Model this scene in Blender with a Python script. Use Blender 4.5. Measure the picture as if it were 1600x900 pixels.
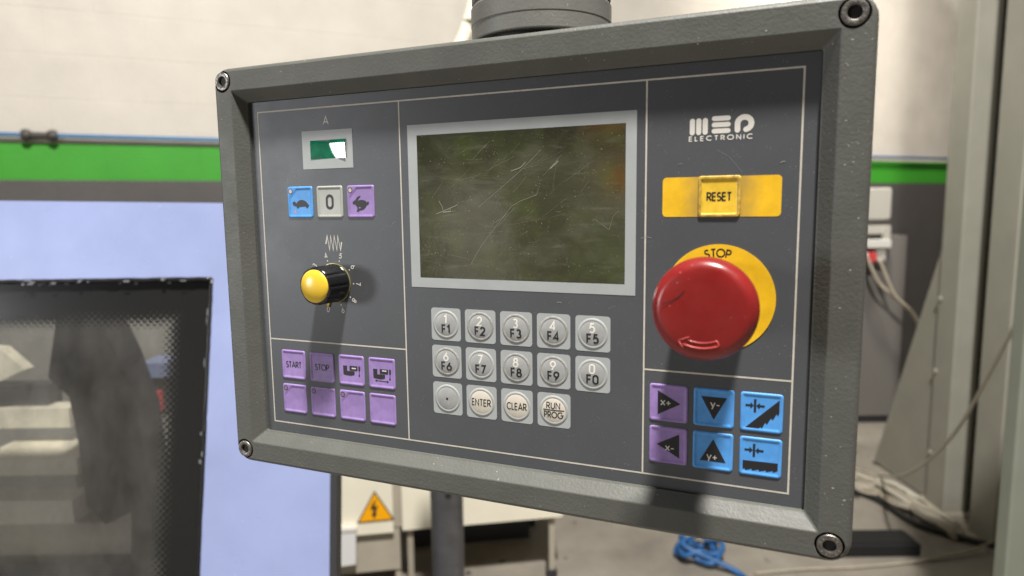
import bpy, bmesh, math, random
from mathutils import Vector, Matrix
random.seed(7)
for o in list(bpy.data.objects): bpy.data.objects.remove(o)
S = bpy.context.scene
COL = S.collection
PI = math.pi

# ------------------------------------------------------------------ camera
EYE = Vector((0, 0, 1.6))
FPX = 1044.7                                   # focal length in pixels of a 1600 px wide frame
AX = Vector((0.92216892, 0.0357675, -0.38513007))      # panel right / down / into, seen from the camera
AY = Vector((0.01228301, 0.9925049, 0.12158601))
AZ = Vector((0.38659231, -0.1168534, 0.91481783))
TR = Vector((-0.50696775, -0.34948876, 1.3329853)) * 0.36
UP = -AY
FW = (Vector((0, 0, 1)) - UP * UP.z).normalized()
RT = FW.cross(UP)
def w(v): return Vector((v.dot(RT), v.dot(FW), v.dot(UP)))
def ray(u, v): return w(Vector(((u - 800) / FPX, (v - 450) / FPX, 1)))
cd = bpy.data.cameras.new('camera'); cam = bpy.data.objects.new('camera', cd); COL.objects.link(cam)
cx, cy, cz = w(Vector((1, 0, 0))), w(Vector((0, -1, 0))), w(Vector((0, 0, -1)))
cam.matrix_world = Matrix(((cx.x, cy.x, cz.x, EYE.x), (cx.y, cy.y, cz.y, EYE.y), (cx.z, cy.z, cz.z, EYE.z), (0, 0, 0, 1)))
cd.sensor_width = 36; cd.lens = FPX / 1600 * 36; cd.clip_start = 0.02; cd.clip_end = 200
cd.dof.use_dof = True; cd.dof.focus_distance = 0.45; cd.dof.aperture_fstop = 6.4
S.camera = cam
S.render.resolution_x, S.render.resolution_y = 1024, 576

# ------------------------------------------------------------------ light (a workshop hall: no sky, lamps and an added wall fill)
wd = bpy.data.worlds.new('World'); S.world = wd; wd.use_nodes = True
bg = wd.node_tree.nodes['Background']; bg.inputs[0].default_value = (1.0, 0.955, 0.90, 1); bg.inputs[1].default_value = 0.06
PC = EYE + Vector((-0.015, 0.422, -0.045))     # middle of the panel
def lamp(name, loc, target, power, sx, sy, col):
    d = bpy.data.lights.new(name, 'AREA'); d.shape = 'RECTANGLE'; d.size = sx; d.size_y = sy; d.energy = power; d.color = col
    o = bpy.data.objects.new(name, d); COL.objects.link(o); o.location = loc
    o.rotation_euler = (Vector(target) - Vector(loc)).to_track_quat('-Z', 'Y').to_euler()
    return o
lamp('hall_lamp', PC + 4.2 * Vector((0.081, -0.298, 0.951)), PC, 560, 0.24, 0.42, (1.0, 0.97, 0.915))
lamp('hall_lamp', PC + 2.6 * Vector((-0.95, -0.312, 0.04)), PC, 22, 0.36, 0.46, (0.95, 0.97, 1.0))
wash = lamp('wall_fill', (1.6, 3.2, 5.0), (2.7, 5.2, 2.3), 46, 0.5, 0.5, (1.0, 0.94, 0.85)); wash.data.spread = math.radians(70)  # unseen fill light, added to brighten the right part of the wall
S.view_settings.view_transform = 'Standard'; S.view_settings.look = 'None'
S.view_settings.exposure = 0.0; S.view_settings.gamma = 1.0
S.render.engine = 'CYCLES'

# ------------------------------------------------------------------ helpers
def link(o, parent=None):
    COL.objects.link(o)
    if parent: o.parent = parent
    return o
def mk(name, vs, fs, mat, parent=None, loc=(0, 0, 0), smooth=False, sc=1.0):
    me = bpy.data.meshes.new(name)
    me.from_pydata([(v[0] * sc, v[1] * sc, v[2] * sc) for v in vs], [], fs)
    bm = bmesh.new(); bm.from_mesh(me); bmesh.ops.recalc_face_normals(bm, faces=bm.faces); bm.to_mesh(me); bm.free()
    if smooth:
        for p in me.polygons: p.use_smooth = True
        if smooth != 2: me.set_sharp_from_angle(angle=math.radians(35))
    me.materials.append(mat)
    o = bpy.data.objects.new(name, me); o.location = Vector(loc) * sc
    return link(o, parent)
def flat(name, vs, fs, mat, parent, loc=(0, 0, 0), sc=0.001):
    """flat print: faces keep their given winding (towards +z)"""
    me = bpy.data.meshes.new(name); me.from_pydata([tuple(c * sc for c in v) for v in vs], [], fs)
    me.materials.append(mat); o = bpy.data.objects.new(name, me); o.location = Vector(loc) * sc
    return link(o, parent)
def tag(o, label=None, cat=None, group=None, kind=None):
    if label: o['label'] = label
    if cat: o['category'] = cat
    if group: o['group'] = group
    if kind: o['kind'] = kind
    return o
def empty(name, loc, label, cat, group=None):
    o = bpy.data.objects.new(name, None); o.empty_display_size = 0.05; o.location = loc; link(o)
    return tag(o, label, cat, group)
def rr(wd_, ht, r, z, n=5, cut=0.0, cx_=0.0, cy_=0.0):
    """rounded rectangle ring, counter clockwise; cut > 0 replaces the upper left corner by a diagonal"""
    out = []
    for k, (sx, sy, a0) in enumerate(((1, -1, -90), (1, 1, 0), (-1, 1, 90), (-1, -1, 180))):
        if cut and k == 2:
            x0, y0 = -wd_ / 2 + cut, ht / 2; x1, y1 = -wd_ / 2, ht / 2 - cut
            for i in range(n + 1):
                t = i / n; out.append((cx_ + x0 + (x1 - x0) * t, cy_ + y0 + (y1 - y0) * t, z))
        else:
            ox, oy = sx * (wd_ / 2 - r), sy * (ht / 2 - r)
            for i in range(n + 1):
                a = math.radians(a0 + 90 * i / n); out.append((cx_ + ox + r * math.cos(a), cy_ + oy + r * math.sin(a), z))
    return out
def ring(r, z, n=40, ry=None): return [(r * math.cos(2 * PI * i / n), (ry or r) * math.sin(2 * PI * i / n), z) for i in range(n)]
def loft(rings, cap0=True, cap1=True):
    n = len(rings[0]); vs = [v for q in rings for v in q]; fs = []
    for k in range(len(rings) - 1):
        for i in range(n):
            j = (i + 1) % n; fs.append((k * n + i, k * n + j, (k + 1) * n + j, (k + 1) * n + i))
    if cap0: fs.append(tuple(reversed(range(n))))
    if cap1: fs.append(tuple(range((len(rings) - 1) * n, len(rings) * n)))
    return vs, fs
def box(x0, x1, y0, y1, z0, z1, b=0.0):
    if not b:
        vs = [(x, y, z) for x in (x0, x1) for y in (y0, y1) for z in (z0, z1)]
        return vs, [(0, 1, 3, 2), (4, 6, 7, 5), (0, 4, 5, 1), (2, 3, 7, 6), (0, 2, 6, 4), (1, 5, 7, 3)]
    W_, H_, mx, my = x1 - x0, y1 - y0, (x0 + x1) / 2, (y0 + y1) / 2
    R = lambda ins, z: rr(W_ - 2 * ins, H_ - 2 * ins, b, z, 2, 0, mx, my)
    return loft([R(b * .7, z0), R(0, z0 + b * .7), R(0, z1 - b * .7), R(b * .7, z1)])
def tube(pts, r, n=8):
    pts = [Vector(p) for p in pts]; rings = []
    for i, p in enumerate(pts):
        d = (pts[min(i + 1, len(pts) - 1)] - pts[max(i - 1, 0)]).normalized()
        a = d.cross(Vector((0, 0, 1)) if abs(d.z) < .95 else Vector((1, 0, 0))).normalized(); b = d.cross(a)
        rings.append([tuple(p + (a * math.cos(2 * PI * k / n) + b * math.sin(2 * PI * k / n)) * r) for k in range(n)])
    return loft(rings)
def spline(ctrl, m=8):
    P = [Vector(c) for c in ctrl]; P = [P[0] * 2 - P[1]] + P + [P[-1] * 2 - P[-2]]; out = []
    for i in range(1, len(P) - 2):
        for k in range(m):
            t = k / m; a, b, c, d = P[i - 1:i + 3]
            out.append(.5 * ((2 * b) + (c - a) * t + (2 * a - 5 * b + 4 * c - d) * t * t + (3 * b - a - 3 * c + d) * t ** 3))
    return out + [P[-2]]
def join(parts):
    vs, fs = [], []
    for v, f in parts:
        k = len(vs); vs += list(v); fs += [tuple(i + k for i in q) for q in f]
    return vs, fs

# ------------------------------------------------------------------ stroke lettering (mm, flat ribbons)
def ribbon(pts, wd_, z, closed=False, caps=True):
    P = [Vector((p[0], p[1])) for p in pts]
    if closed and (P[0] - P[-1]).length < 1e-6: P.pop()
    n = len(P); L, Rr = [], []
    for i in range(n):
        a = P[i - 1] if (i or closed) else None; b = P[(i + 1) % n] if (i < n - 1 or closed) else None
        d1 = (P[i] - a).normalized() if a is not None else None; d2 = (b - P[i]).normalized() if b is not None else None
        if d1 is None: d1 = d2
        if d2 is None: d2 = d1
        n1 = Vector((-d1.y, d1.x)); n2 = Vector((-d2.y, d2.x)); m = n1 + n2
        m = n1 if m.length < .05 else m.normalized()
        k = min(1 / max(m.dot(n1), .3), 2.4) * wd_ / 2
        L.append(P[i] + m * k); Rr.append(P[i] - m * k)
    vs = [(q.x, q.y, z) for q in L] + [(q.x, q.y, z) for q in Rr]
    fs = [(n + i, n + (i + 1) % n, (i + 1) % n, i) for i in range(n if closed else n - 1)]
    return vs, fs
def arc(x, y, rx, ry, a0, a1, n=14):
    return [(x + rx * math.cos(math.radians(a0 + (a1 - a0) * i / n)), y + ry * math.sin(math.radians(a0 + (a1 - a0) * i / n))) for i in range(n + 1)]
_six = [[(.44, 1.0), (.10, .50)] + [], arc(.3, .31, .29, .31, 0, 360, 20)]
G = {'A': (.80, [[(0, 0), (.40, 1), (.80, 0)], [(.14, .30), (.66, .30)]]),
 'C': (.84, [arc(.5, .5, .5, .5, 48, 312, 18)]), 'E': (.48, [[(.48, 1), (0, 1), (0, 0), (.48, 0)], [(0, .51), (.45, .51)]]),
 'F': (.46, [[(.46, 1), (0, 1), (0, 0)], [(0, .51), (.42, .51)]]),
 'G': (.98, [arc(.5, .5, .5, .5, 48, 360, 20) + [(.56, .5)]]), 'I': (.0, [[(0, 0), (0, 1)]]),
 'L': (.42, [[(0, 1), (0, 0), (.42, 0)]]), 'N': (.66, [[(0, 0), (0, 1), (.66, 0), (.66, 1)]]),
 'O': (1.0, [arc(.5, .5, .5, .5, 0, 360, 26)]),
 'P': (.54, [[(0, 0), (0, 1), (.26, 1)] + arc(.26, .73, .28, .27, 80, -80, 8) + [(.26, .46), (0, .46)]]),
 'R': (.56, [[(0, 0), (0, 1), (.26, 1)] + arc(.26, .73, .28, .27, 80, -80, 8) + [(.26, .46), (0, .46)], [(.20, .46), (.60, 0)]]),
 'S': (.52, [arc(.26, .745, .24, .255, 35, 262, 12) + arc(.25, .245, .27, .255, 82, -145, 12)]),
 'T': (.56, [[(0, 1), (.56, 1)], [(.28, 0), (.28, 1)]]),
 'U': (.60, [[(0, 1), (0, .3)] + arc(.3, .3, .3, .3, 190, 350, 10) + [(.6, .3), (.6, 1)]]),
 'x': (.5, [[(0, 0), (.5, .62)], [(.5, 0), (0, .62)]]), 'y': (.5, [[(0, .62), (.25, .05)], [(.5, .62), (.14, -.25)]]),
 '+': (.5, [[(0, .3), (.5, .3)], [(.25, .05), (.25, .55)]]), '-': (.36, [[(0, .3), (.36, .3)]]),
 '0': (.56, [[(0, .28)] + arc(.28, .28, .28, .28, 190, 350, 8) + [(.56, .28), (.56, .72)] + arc(.28, .72, .28, .28, 10, 170, 8) + [(0, .72), (0, .28)]]),
 '1': (.24, [[(0, .80), (.24, 1), (.24, 0)]]),
 '2': (.56, [arc(.28, .72, .27, .28, 165, -35, 10) + [(0, 0), (.56, 0)]]),
 '3': (.54, [arc(.27, .755, .22, .245, 150, -80, 10), arc(.27, .265, .27, .265, 88, -150, 12)]),
 '4': (.60, [[(.44, 0), (.44, 1), (0, .26), (.60, .26)]]),
 '5': (.56, [[(.50, 1), (.14, 1), (.07, .56)] + arc(.27, .33, .29, .33, 110, -140, 12)]),
 '6': (.60, _six), '7': (.54, [[(0, 1), (.54, 1), (.16, 0)]]),
 '8': (.56, [arc(.28, .755, .215, .24, 0, 360, 18), arc(.28, .265, .28, .265, 0, 360, 20)]),
 '9': (.60, [[(.16, 0), (.50, .50)], arc(.3, .69, .29, .31, 0, 360, 20)])}
def text(s, height, wd_, width=None, z=0.0, sp=.24, at=(0, 0), rot=0.0):
    """geometry of one line of lettering centred on at; width fixes the overall length"""
    x = 0; st = []
    for ch in s:
        if ch == ' ': x += .5; continue
        a, strokes = G[ch]
        for q in strokes: st.append([(px + x, py) for px, py in q])
        x += a + sp
    x -= sp; kx = (width / x) if width else height; out = []
    c, sn = math.cos(rot), math.sin(rot)
    for i, q in enumerate(st):
        q = [((px - x / 2) * kx, (py - .5) * height) for px, py in q]
        q = [(at[0] + px * c - py * sn, at[1] + px * sn + py * c) for px, py in q]
        cl = len(q) > 6 and abs(q[0][0] - q[-1][0]) + abs(q[0][1] - q[-1][1]) < 1e-5
        out.append(ribbon(q, wd_, z + .012 * (i % 3), cl))
    return join(out)
def poly(pts, z): return [(x, y, z) for x, y in pts], [tuple(range(len(pts)))]
def disc(x, y, r, z, n=24, ry=None): return [(x + r * math.cos(2 * PI * i / n), y + (ry or r) * math.sin(2 * PI * i / n), z) for i in range(n)], [tuple(range(n))]
def cap(p, q, wd_, z):
    """thick bar with round ends"""
    p, q = Vector(p), Vector(q); a = math.degrees(math.atan2(q.y - p.y, q.x - p.x))
    return poly(arc(q.x, q.y, wd_ / 2, wd_ / 2, a - 90, a + 90, 10) + arc(p.x, p.y, wd_ / 2, wd_ / 2, a + 90, a + 270, 10), z)

# ------------------------------------------------------------------ materials
def mat(name, col, rough=.5, metal=0., spec=.5, var=0., vscale=40., bump=0., bscale=600., speck=None, sscale=900., sth=.8, coat=0., rvar=0., obj=True):
    m = bpy.data.materials.new(name); m.use_nodes = True; nt = m.node_tree; N = nt.nodes; K = nt.links
    b = N['Principled BSDF']; b.inputs['Roughness'].default_value = rough; b.inputs['Metallic'].default_value = metal
    b.inputs['Specular IOR Level'].default_value = spec; b.inputs['Coat Weight'].default_value = coat; b.inputs['Coat Roughness'].default_value = .15
    c4 = (*col, 1); b.inputs['Base Color'].default_value = c4
    tc = N.new('ShaderNodeTexCoord'); src = tc.outputs['Object']; out = None
    def noise(sc, det=4, ro=.6):
        n = N.new('ShaderNodeTexNoise'); n.inputs['Scale'].default_value = sc; n.inputs['Detail'].default_value = det; n.inputs['Roughness'].default_value = ro
        K.new(src, n.inputs['Vector']); return n
    if var:
        n = noise(vscale, 6); mr = N.new('ShaderNodeMapRange'); mr.inputs[1].default_value = .3; mr.inputs[2].default_value = .7
        mr.inputs[3].default_value = 1 - var; mr.inputs[4].default_value = 1 + var; K.new(n.outputs[0], mr.inputs[0])
        mx = N.new('ShaderNodeMix'); mx.data_type = 'RGBA'; mx.blend_type = 'MULTIPLY'; mx.inputs[0].default_value = 1
        mx.inputs[6].default_value = c4; K.new(mr.outputs[0], mx.inputs[7]); out = mx.outputs[2]
    if speck:
        n = noise(sscale, 2, .4); n2 = noise(sscale * .07, 3, .6); mm = N.new('ShaderNodeMath'); mm.operation = 'MULTIPLY_ADD'
        K.new(n2.outputs[0], mm.inputs[0]); mm.inputs[1].default_value = .35; K.new(n.outputs[0], mm.inputs[2])
        cr = N.new('ShaderNodeMapRange'); cr.inputs[1].default_value = sth; cr.inputs[2].default_value = sth + .06; K.new(mm.outputs[0], cr.inputs[0])
        mx = N.new('ShaderNodeMix'); mx.data_type = 'RGBA'; K.new(cr.outputs[0], mx.inputs[0])
        if out: K.new(out, mx.inputs[6])
        else: mx.inputs[6].default_value = c4
        mx.inputs[7].default_value = (*speck, 1); out = mx.outputs[2]
    if out: K.new(out, b.inputs['Base Color'])
    if rvar:
        n = noise(vscale * 1.7, 5); mr = N.new('ShaderNodeMapRange'); mr.inputs[1].default_value = .3; mr.inputs[2].default_value = .7
        mr.inputs[3].default_value = rough - rvar; mr.inputs[4].default_value = rough + rvar; K.new(n.outputs[0], mr.inputs[0]); K.new(mr.outputs[0], b.inputs['Roughness'])
    if bump:
        n = noise(bscale, 3); bp = N.new('ShaderNodeBump'); bp.inputs['Strength'].default_value = bump; bp.inputs['Distance'].default_value = .0006
        K.new(n.outputs[0], bp.inputs['Height']); K.new(bp.outputs[0], b.inputs['Normal'])
    return m
M = {}
M['housing'] = mat('housing_paint', (.088, .089, .079), .55, var=.10, vscale=30, bump=.35, bscale=520, speck=(.42, .42, .38), sscale=700, sth=.93, rvar=.08)
M['fascia'] = mat('fascia_film', (.073, .077, .085), .45, var=.05, vscale=22, bump=.10, bscale=1500, speck=(.30, .30, .30), sscale=1500, sth=.895, rvar=.03)
M['line'] = mat('line_print', (.56, .52, .45), .6, var=.1, vscale=200)
M['scuff'] = mat('scuff_mark', (.26, .25, .24), .5)
M['white'] = mat('white_print', (.66, .63, .58), .6)
M['black'] = mat('black_print', (.016, .015, .017), .5)
M['grey_print'] = mat('grey_print', (.37, .39, .39), .5, var=.05, vscale=60, bump=.05, bscale=1500)
M['key_grey'] = mat('key_grey', (.36, .37, .36), .5, var=.09, vscale=120, speck=(.2, .18, .15), sscale=800, sth=.93)
M['key_dome'] = mat('key_dome', (.33, .335, .33), .42, var=.10, vscale=150, rvar=.08, speck=(.62, .6, .56), sscale=900, sth=.92)
M['key_cream'] = mat('key_cream', (.60, .55, .47), .4, var=.06, vscale=150)
M['key_rim'] = mat('key_rim', (.29, .285, .27), .5, var=.3, vscale=260)
M['key_zero'] = mat('key_zero', (.37, .38, .35), .45, var=.07, vscale=120)
M['blue'] = mat('key_blue', (.082, .31, .72), .5, var=.14, vscale=130)
M['purple'] = mat('key_purple', (.30, .195, .465), .5, var=.15, vscale=130)
M['yellow'] = mat('yellow_print', (.86, .50, .014), .42, var=.14, vscale=70, speck=(.35, .22, .06), sscale=420, sth=.95)
M['yellow_key'] = mat('yellow_key', (.78, .50, .045), .33, var=.16, vscale=140)
M['yellow_rim'] = mat('yellow_rim', (.52, .34, .06), .4, var=.45, vscale=320)
M['yellow_cap'] = mat('yellow_cap', (.76, .50, .04), .26, spec=.5)
M['knob'] = mat('knob_black', (.009, .009, .010), .20, spec=.5, rvar=.06, vscale=100)
M['brass'] = mat('skirt_edge', (.40, .36, .16), .3, metal=.6)
M['red'] = mat('red_plastic', (.225, .013, .012), .36, var=.20, vscale=28, rvar=.12, speck=(.42, .16, .14), sscale=620, sth=.925, bump=.05, bscale=300)
M['red_edge'] = mat('red_arrow', (.46, .06, .055), .35)
M['dark_stem'] = mat('stem', (.05, .02, .02), .4)
M['steel'] = mat('screw_steel', (.20, .185, .17), .42, metal=.85, var=.35, vscale=700, bump=.3, bscale=900)
M['steel_pale'] = mat('mark_steel', (.40, .385, .36), .4, metal=.7)  # paler steel for the marks on the screw heads
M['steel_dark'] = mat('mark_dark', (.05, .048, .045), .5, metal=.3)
M['collar'] = mat('collar_paint', (.165, .163, .148), .45, var=.08, vscale=30, bump=.3, bscale=520, speck=(.42, .42, .38), sscale=700, sth=.93)
M['hole'] = mat('socket_black', (.006, .006, .006), .6)
M['cream'] = mat('cream_paint', (.82, .77, .63), .45, var=.04, vscale=6)
M['cream_dark'] = mat('beige_metal', (.40, .36, .29), .5, var=.08, vscale=8)
M['warn'] = mat('warning_yellow', (.95, .42, .0), .45)
M['lavender'] = mat('lavender_paint', (.25, .293, .49), .34, var=.08, vscale=6, rvar=.12, speck=(.36, .40, .58), sscale=240, sth=.93)
M['gasket'] = mat('black_gasket', (.012, .012, .012), .33, var=.3, vscale=60, speck=(.30, .30, .30), sscale=90, sth=.95)
M['dark_steel'] = mat('dark_steel', (.10, .10, .105), .42, metal=.4, var=.35, vscale=9, rvar=.12)
M['column'] = mat('column_paint', (.33, .32, .27), .5, var=.07, vscale=5, speck=(.2, .17, .13), sscale=26, sth=.99)
M['shade_black'] = mat('painted_shade_black', (.010, .010, .010), .8)  # near-black carrying the shade of the column gap and floor patch
M['greenpost'] = mat('green_grey_paint', (.20, .215, .175), .5, var=.06, vscale=8)
M['cable'] = mat('cable_grey', (.42, .37, .29), .55, var=.15, vscale=20)
M['cable_pale'] = mat('cable_pale', (.56, .53, .45), .5)
M['cable_black'] = mat('cable_black', (.02, .02, .02), .5)
M['hose'] = mat('blue_hose', (.025, .12, .33), .45, var=.4, vscale=25)
M['pipe_blue'] = mat('pipe_blue', (.10, .24, .46), .4)
M['clamp'] = mat('clamp_dark', (.06, .05, .045), .5)
M['socket'] = mat('socket_grey', (.44, .42, .38), .5)
M['cabinet_grey'] = mat('cabinet_grey', (.16, .15, .14), .5)
M['plug_red'] = mat('plug_red', (.55, .05, .06), .5)
M['orange'] = mat('orange_paint', (.95, .26, .02), .5)
M['inner_grey'] = mat('inner_grey', (.30, .29, .27), .5, var=.12, vscale=7)
M['dark_frame'] = mat('dark_frame', (.03, .03, .033), .5)

def mat_floor():
    m = mat('floor_concrete', (.285, .255, .215), .6, var=.28, vscale=2.2, bump=.3, bscale=30, speck=(.10, .09, .08), sscale=11, sth=.86, rvar=.15); return m
M['floor'] = mat_floor()
def mat_wall():
    m = bpy.data.materials.new('painted_blocks'); m.use_nodes = True; N = m.node_tree.nodes; K = m.node_tree.links; b = N['Principled BSDF']
    g = N.new('ShaderNodeNewGeometry'); s = N.new('ShaderNodeSeparateXYZ'); K.new(g.outputs['Position'], s.inputs[0])
    n = N.new('ShaderNodeTexNoise'); n.inputs['Scale'].default_value = 5; n.inputs['Detail'].default_value = 7; K.new(g.outputs['Position'], n.inputs['Vector'])
    cr = N.new('ShaderNodeValToRGB'); cr.color_ramp.interpolation = 'CONSTANT'; e = cr.color_ramp.elements
    e[0].position = 0; e[0].color = (.085, .078, .074, 1); e[1].position = .482; e[1].color = (.045, .31, .022, 1)
    e2 = cr.color_ramp.elements.new(.75); e2.color = (.60, .555, .49, 1)
    mr = N.new('ShaderNodeMapRange'); mr.inputs[1].default_value = 1.5; mr.inputs[2].default_value = 2.0; K.new(s.outputs[2], mr.inputs[0])
    e2.position = .816; K.new(mr.outputs[0], cr.inputs[0])
    v = N.new('ShaderNodeMapRange'); v.inputs[1].default_value = .3; v.inputs[2].default_value = .7; v.inputs[3].default_value = .93; v.inputs[4].default_value = 1.06; K.new(n.outputs[0], v.inputs[0])
    mx = N.new('ShaderNodeMix'); mx.data_type = 'RGBA'; mx.blend_type = 'MULTIPLY'; mx.inputs[0].default_value = 1; K.new(cr.outputs[0], mx.inputs[6]); K.new(v.outputs[0], mx.inputs[7])
    K.new(mx.outputs[2], b.inputs['Base Color']); b.inputs['Roughness'].default_value = .6
    n2 = N.new('ShaderNodeTexNoise'); n2.inputs['Scale'].default_value = 60; n2.inputs['Detail'].default_value = 5; K.new(g.outputs['Position'], n2.inputs['Vector'])
    bp = N.new('ShaderNodeBump'); bp.inputs['Strength'].default_value = .35; bp.inputs['Distance'].default_value = .004; K.new(n2.outputs[0], bp.inputs['Height']); K.new(bp.outputs[0], b.inputs['Normal'])
    return m
M['wall'] = mat_wall()
def mat_lcd():
    """dark olive display behind a scratched, greasy cover"""
    m = mat('lcd', (.032, .034, .013), .13, spec=1.0, coat=1.0, var=.30, vscale=16, rvar=.07, speck=(.26, .26, .2), sscale=1000, sth=.885)
    N = m.node_tree.nodes; K = m.node_tree.links; b = N['Principled BSDF']; tc = N['Texture Coordinate']
    def nz(scale, rot, dist, det=6):
        mp = N.new('ShaderNodeMapping'); mp.inputs['Scale'].default_value = scale; mp.inputs['Rotation'].default_value = (0, 0, rot); K.new(tc.outputs['Object'], mp.inputs[0])
        n = N.new('ShaderNodeTexNoise'); n.inputs['Scale'].default_value = 1; n.inputs['Detail'].default_value = det; n.inputs['Distortion'].default_value = dist; n.inputs['Roughness'].default_value = .6
        K.new(mp.outputs[0], n.inputs['Vector']); return n.outputs[0]
    b.inputs['Coat IOR'].default_value = 1.9; b.inputs['Coat Roughness'].default_value = .09
    src = b.inputs['Base Color'].links[0].from_socket
    for (sc, ro, di, lo, hi, amt, col) in (((26, 38, 20), .3, .5, .46, .72, .55, (.115, .118, .080)), ((40, 260, 20), .62, .3, .55, .74, .40, (.15, .148, .115)), ((34, 30, 20), 0, .3, .50, .74, .7, (.062, .088, .014))):
        mr = N.new('ShaderNodeMapRange'); mr.inputs[1].default_value = lo; mr.inputs[2].default_value = hi; mr.inputs[4].default_value = amt; K.new(nz(sc, ro, di), mr.inputs[0])
        mx = N.new('ShaderNodeMix'); mx.data_type = 'RGBA'; K.new(mr.outputs[0], mx.inputs[0]); K.new(src, mx.inputs[6]); mx.inputs[7].default_value = (*col, 1); src = mx.outputs[2]
    K.new(src, b.inputs['Base Color'])
    bp = N.new('ShaderNodeBump'); bp.inputs['Strength'].default_value = .2; bp.inputs['Distance'].default_value = .002; K.new(nz((30, 45, 20), .35, .6, 4), bp.inputs['Height']); K.new(bp.outputs[0], b.inputs['Normal'])
    return m
M['lcd'] = mat_lcd()
def mat_green():
    m = mat('green_film', (.002, .12, .06), .12, spec=.6, var=.35, vscale=120)
    return m
M['green'] = mat_green()
def mat_scratch():
    return mat('scratch', (.24, .235, .18), .4)
M['scratch'] = mat_scratch()
def mat_glass():
    """dirty safety glass: black printed border that fades in dots, grey film on the clear middle"""
    m = bpy.data.materials.new('printed_glass'); m.use_nodes = True; nt = m.node_tree; N = nt.nodes; K = nt.links; b = N['Principled BSDF']
    tc = N.new('ShaderNodeTexCoord'); s = N.new('ShaderNodeSeparateXYZ'); K.new(tc.outputs['Object'], s.inputs[0])
    def mth(op, a, c=None, d=None):
        n = N.new('ShaderNodeMath'); n.operation = op
        for i, q in enumerate((a, c, d)):
            if q is None: continue
            if isinstance(q, (int, float)): n.inputs[i].default_value = q
            else: K.new(q, n.inputs[i])
        return n.outputs[0]
    return m, N, K, b, s, mth, tc
def dirty(m, col, half, soft):
    N = m.node_tree.nodes; K = m.node_tree.links; b = N['Principled BSDF']; src = b.inputs['Base Color'].links[0].from_socket
    tc = N.new('ShaderNodeTexCoord'); s = N.new('ShaderNodeSeparateXYZ'); K.new(tc.outputs['Object'], s.inputs[0])
    n = N.new('ShaderNodeTexNoise'); n.inputs['Scale'].default_value = 110; n.inputs['Detail'].default_value = 6; K.new(tc.outputs['Object'], n.inputs['Vector'])
    ab = N.new('ShaderNodeMath'); ab.operation = 'ABSOLUTE'; K.new(s.outputs[0], ab.inputs[0])
    ad = N.new('ShaderNodeMath'); ad.operation = 'MULTIPLY_ADD'; K.new(n.outputs[0], ad.inputs[0]); ad.inputs[1].default_value = .012; K.new(ab.outputs[0], ad.inputs[2])
    mr = N.new('ShaderNodeMapRange'); mr.inputs[1].default_value = half; mr.inputs[2].default_value = half + soft; mr.inputs[3].default_value = .75; mr.inputs[4].default_value = 0; K.new(ad.outputs[0], mr.inputs[0])
    mx = N.new('ShaderNodeMix'); mx.data_type = 'RGBA'; K.new(mr.outputs[0], mx.inputs[0]); K.new(src, mx.inputs[6]); mx.inputs[7].default_value = (*col, 1); K.new(mx.outputs[2], b.inputs['Base Color'])
M['yellow_strip'] = mat('yellow_strip', (.84, .49, .018), .42, var=.14, vscale=70)
dirty(M['yellow_strip'], (.36, .24, .07), .017, .011)
# ------------------------------------------------------------------ the control panel
CX, CY = 180.0, 259.0                          # panel mm (from the printed border's upper left corner) -> local mm
def P(x, y, z=0.0): return (x - CX, CY - y, z)
ox = EYE + w(TR + AX * (CX * .001) + AY * (CY * .001))
panel = empty('control_panel', (0, 0, 0), 'dark grey cast metal control panel with screen, coloured keys and red stop button', 'control panel')
px, py, pz = w(AX), w(-AY), w(-AZ)
panel.matrix_world = Matrix(((px.x, py.x, pz.x, ox.x), (px.y, py.y, pz.y, ox.y), (px.z, py.z, pz.z, ox.z), (0, 0, 0, 1)))
mm = .001
bcx, bcy = P(180.7, 114.2)[:2]
def rect(ins, z, r):    # ins = margin outside the printed border
    return rr(360 + 2 * ins, 228 + 2 * ins, r, z, 6, 0, bcx, bcy)
vs, fs = loft([rect(28.0, -78, 10), rect(31.0, -75, 12), rect(31.2, 5.5, 12), rect(31.15, 6.8, 12), rect(30.6, 8.2, 11.5), rect(29.6, 9.4, 11), rect(28.4, 10, 10), rect(28.1, 10, 10),
               rect(15.6, 10, 1.4), rect(15.2, 10, 1.3), rect(14.7, 9.7, 1.2), rect(14.4, 9.4, 1.2), rect(8.5, 2.9, 1.4), rect(8.2, 2.6, 1.4), rect(7.6, 2.2, 1.2), rect(7.4, -4, 1.0)], True, False)
housing = mk('housing', vs, fs, M['housing'], panel, smooth=True, sc=mm)
vs, fs = loft([rect(7.3, -3, 1), rect(7.3, 0, 1)]); fascia = mk('fascia', vs, fs, M['fascia'], panel, sc=mm)
# dents and chips on the housing's edges
for i in range(95):
    side = random.choice('bbbbbtlrrr'); t = random.random()
    if side == 'b': q = P(-10 + 380 * t, 236.6 + random.uniform(0, 8), 0); zz = 10 if q[1] < -100 else 3.2
    a = random.uniform(0, PI)
    if side == 'b':
        y_ = 228 + 8.8 + random.uniform(.2, 1.2); q = P(-5 + 370 * t, y_, 2.85)
    elif side == 'r': q = P(360 + 15 + random.uniform(2, 13), -10 + 240 * t, 10.04)
    elif side == 'l': q = P(-15 - random.uniform(2, 11), 240 * t, 10.04)
    else: q = P(360 * t, -15 - random.uniform(2, 12), 10.04)
    L_ = random.uniform(.15, 1.0) ** 1.5 + .12
    pts = [(L_ * random.uniform(.5, 1) * math.cos(k * PI / 3 + a), .45 * L_ * random.uniform(.5, 1) * math.sin(k * PI / 3 + a), 0) for k in range(6)]
    flat('paint_chip', pts, [tuple(range(6))], M['white'] if side == 'b' else M['grey_print'], housing, q)

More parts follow.
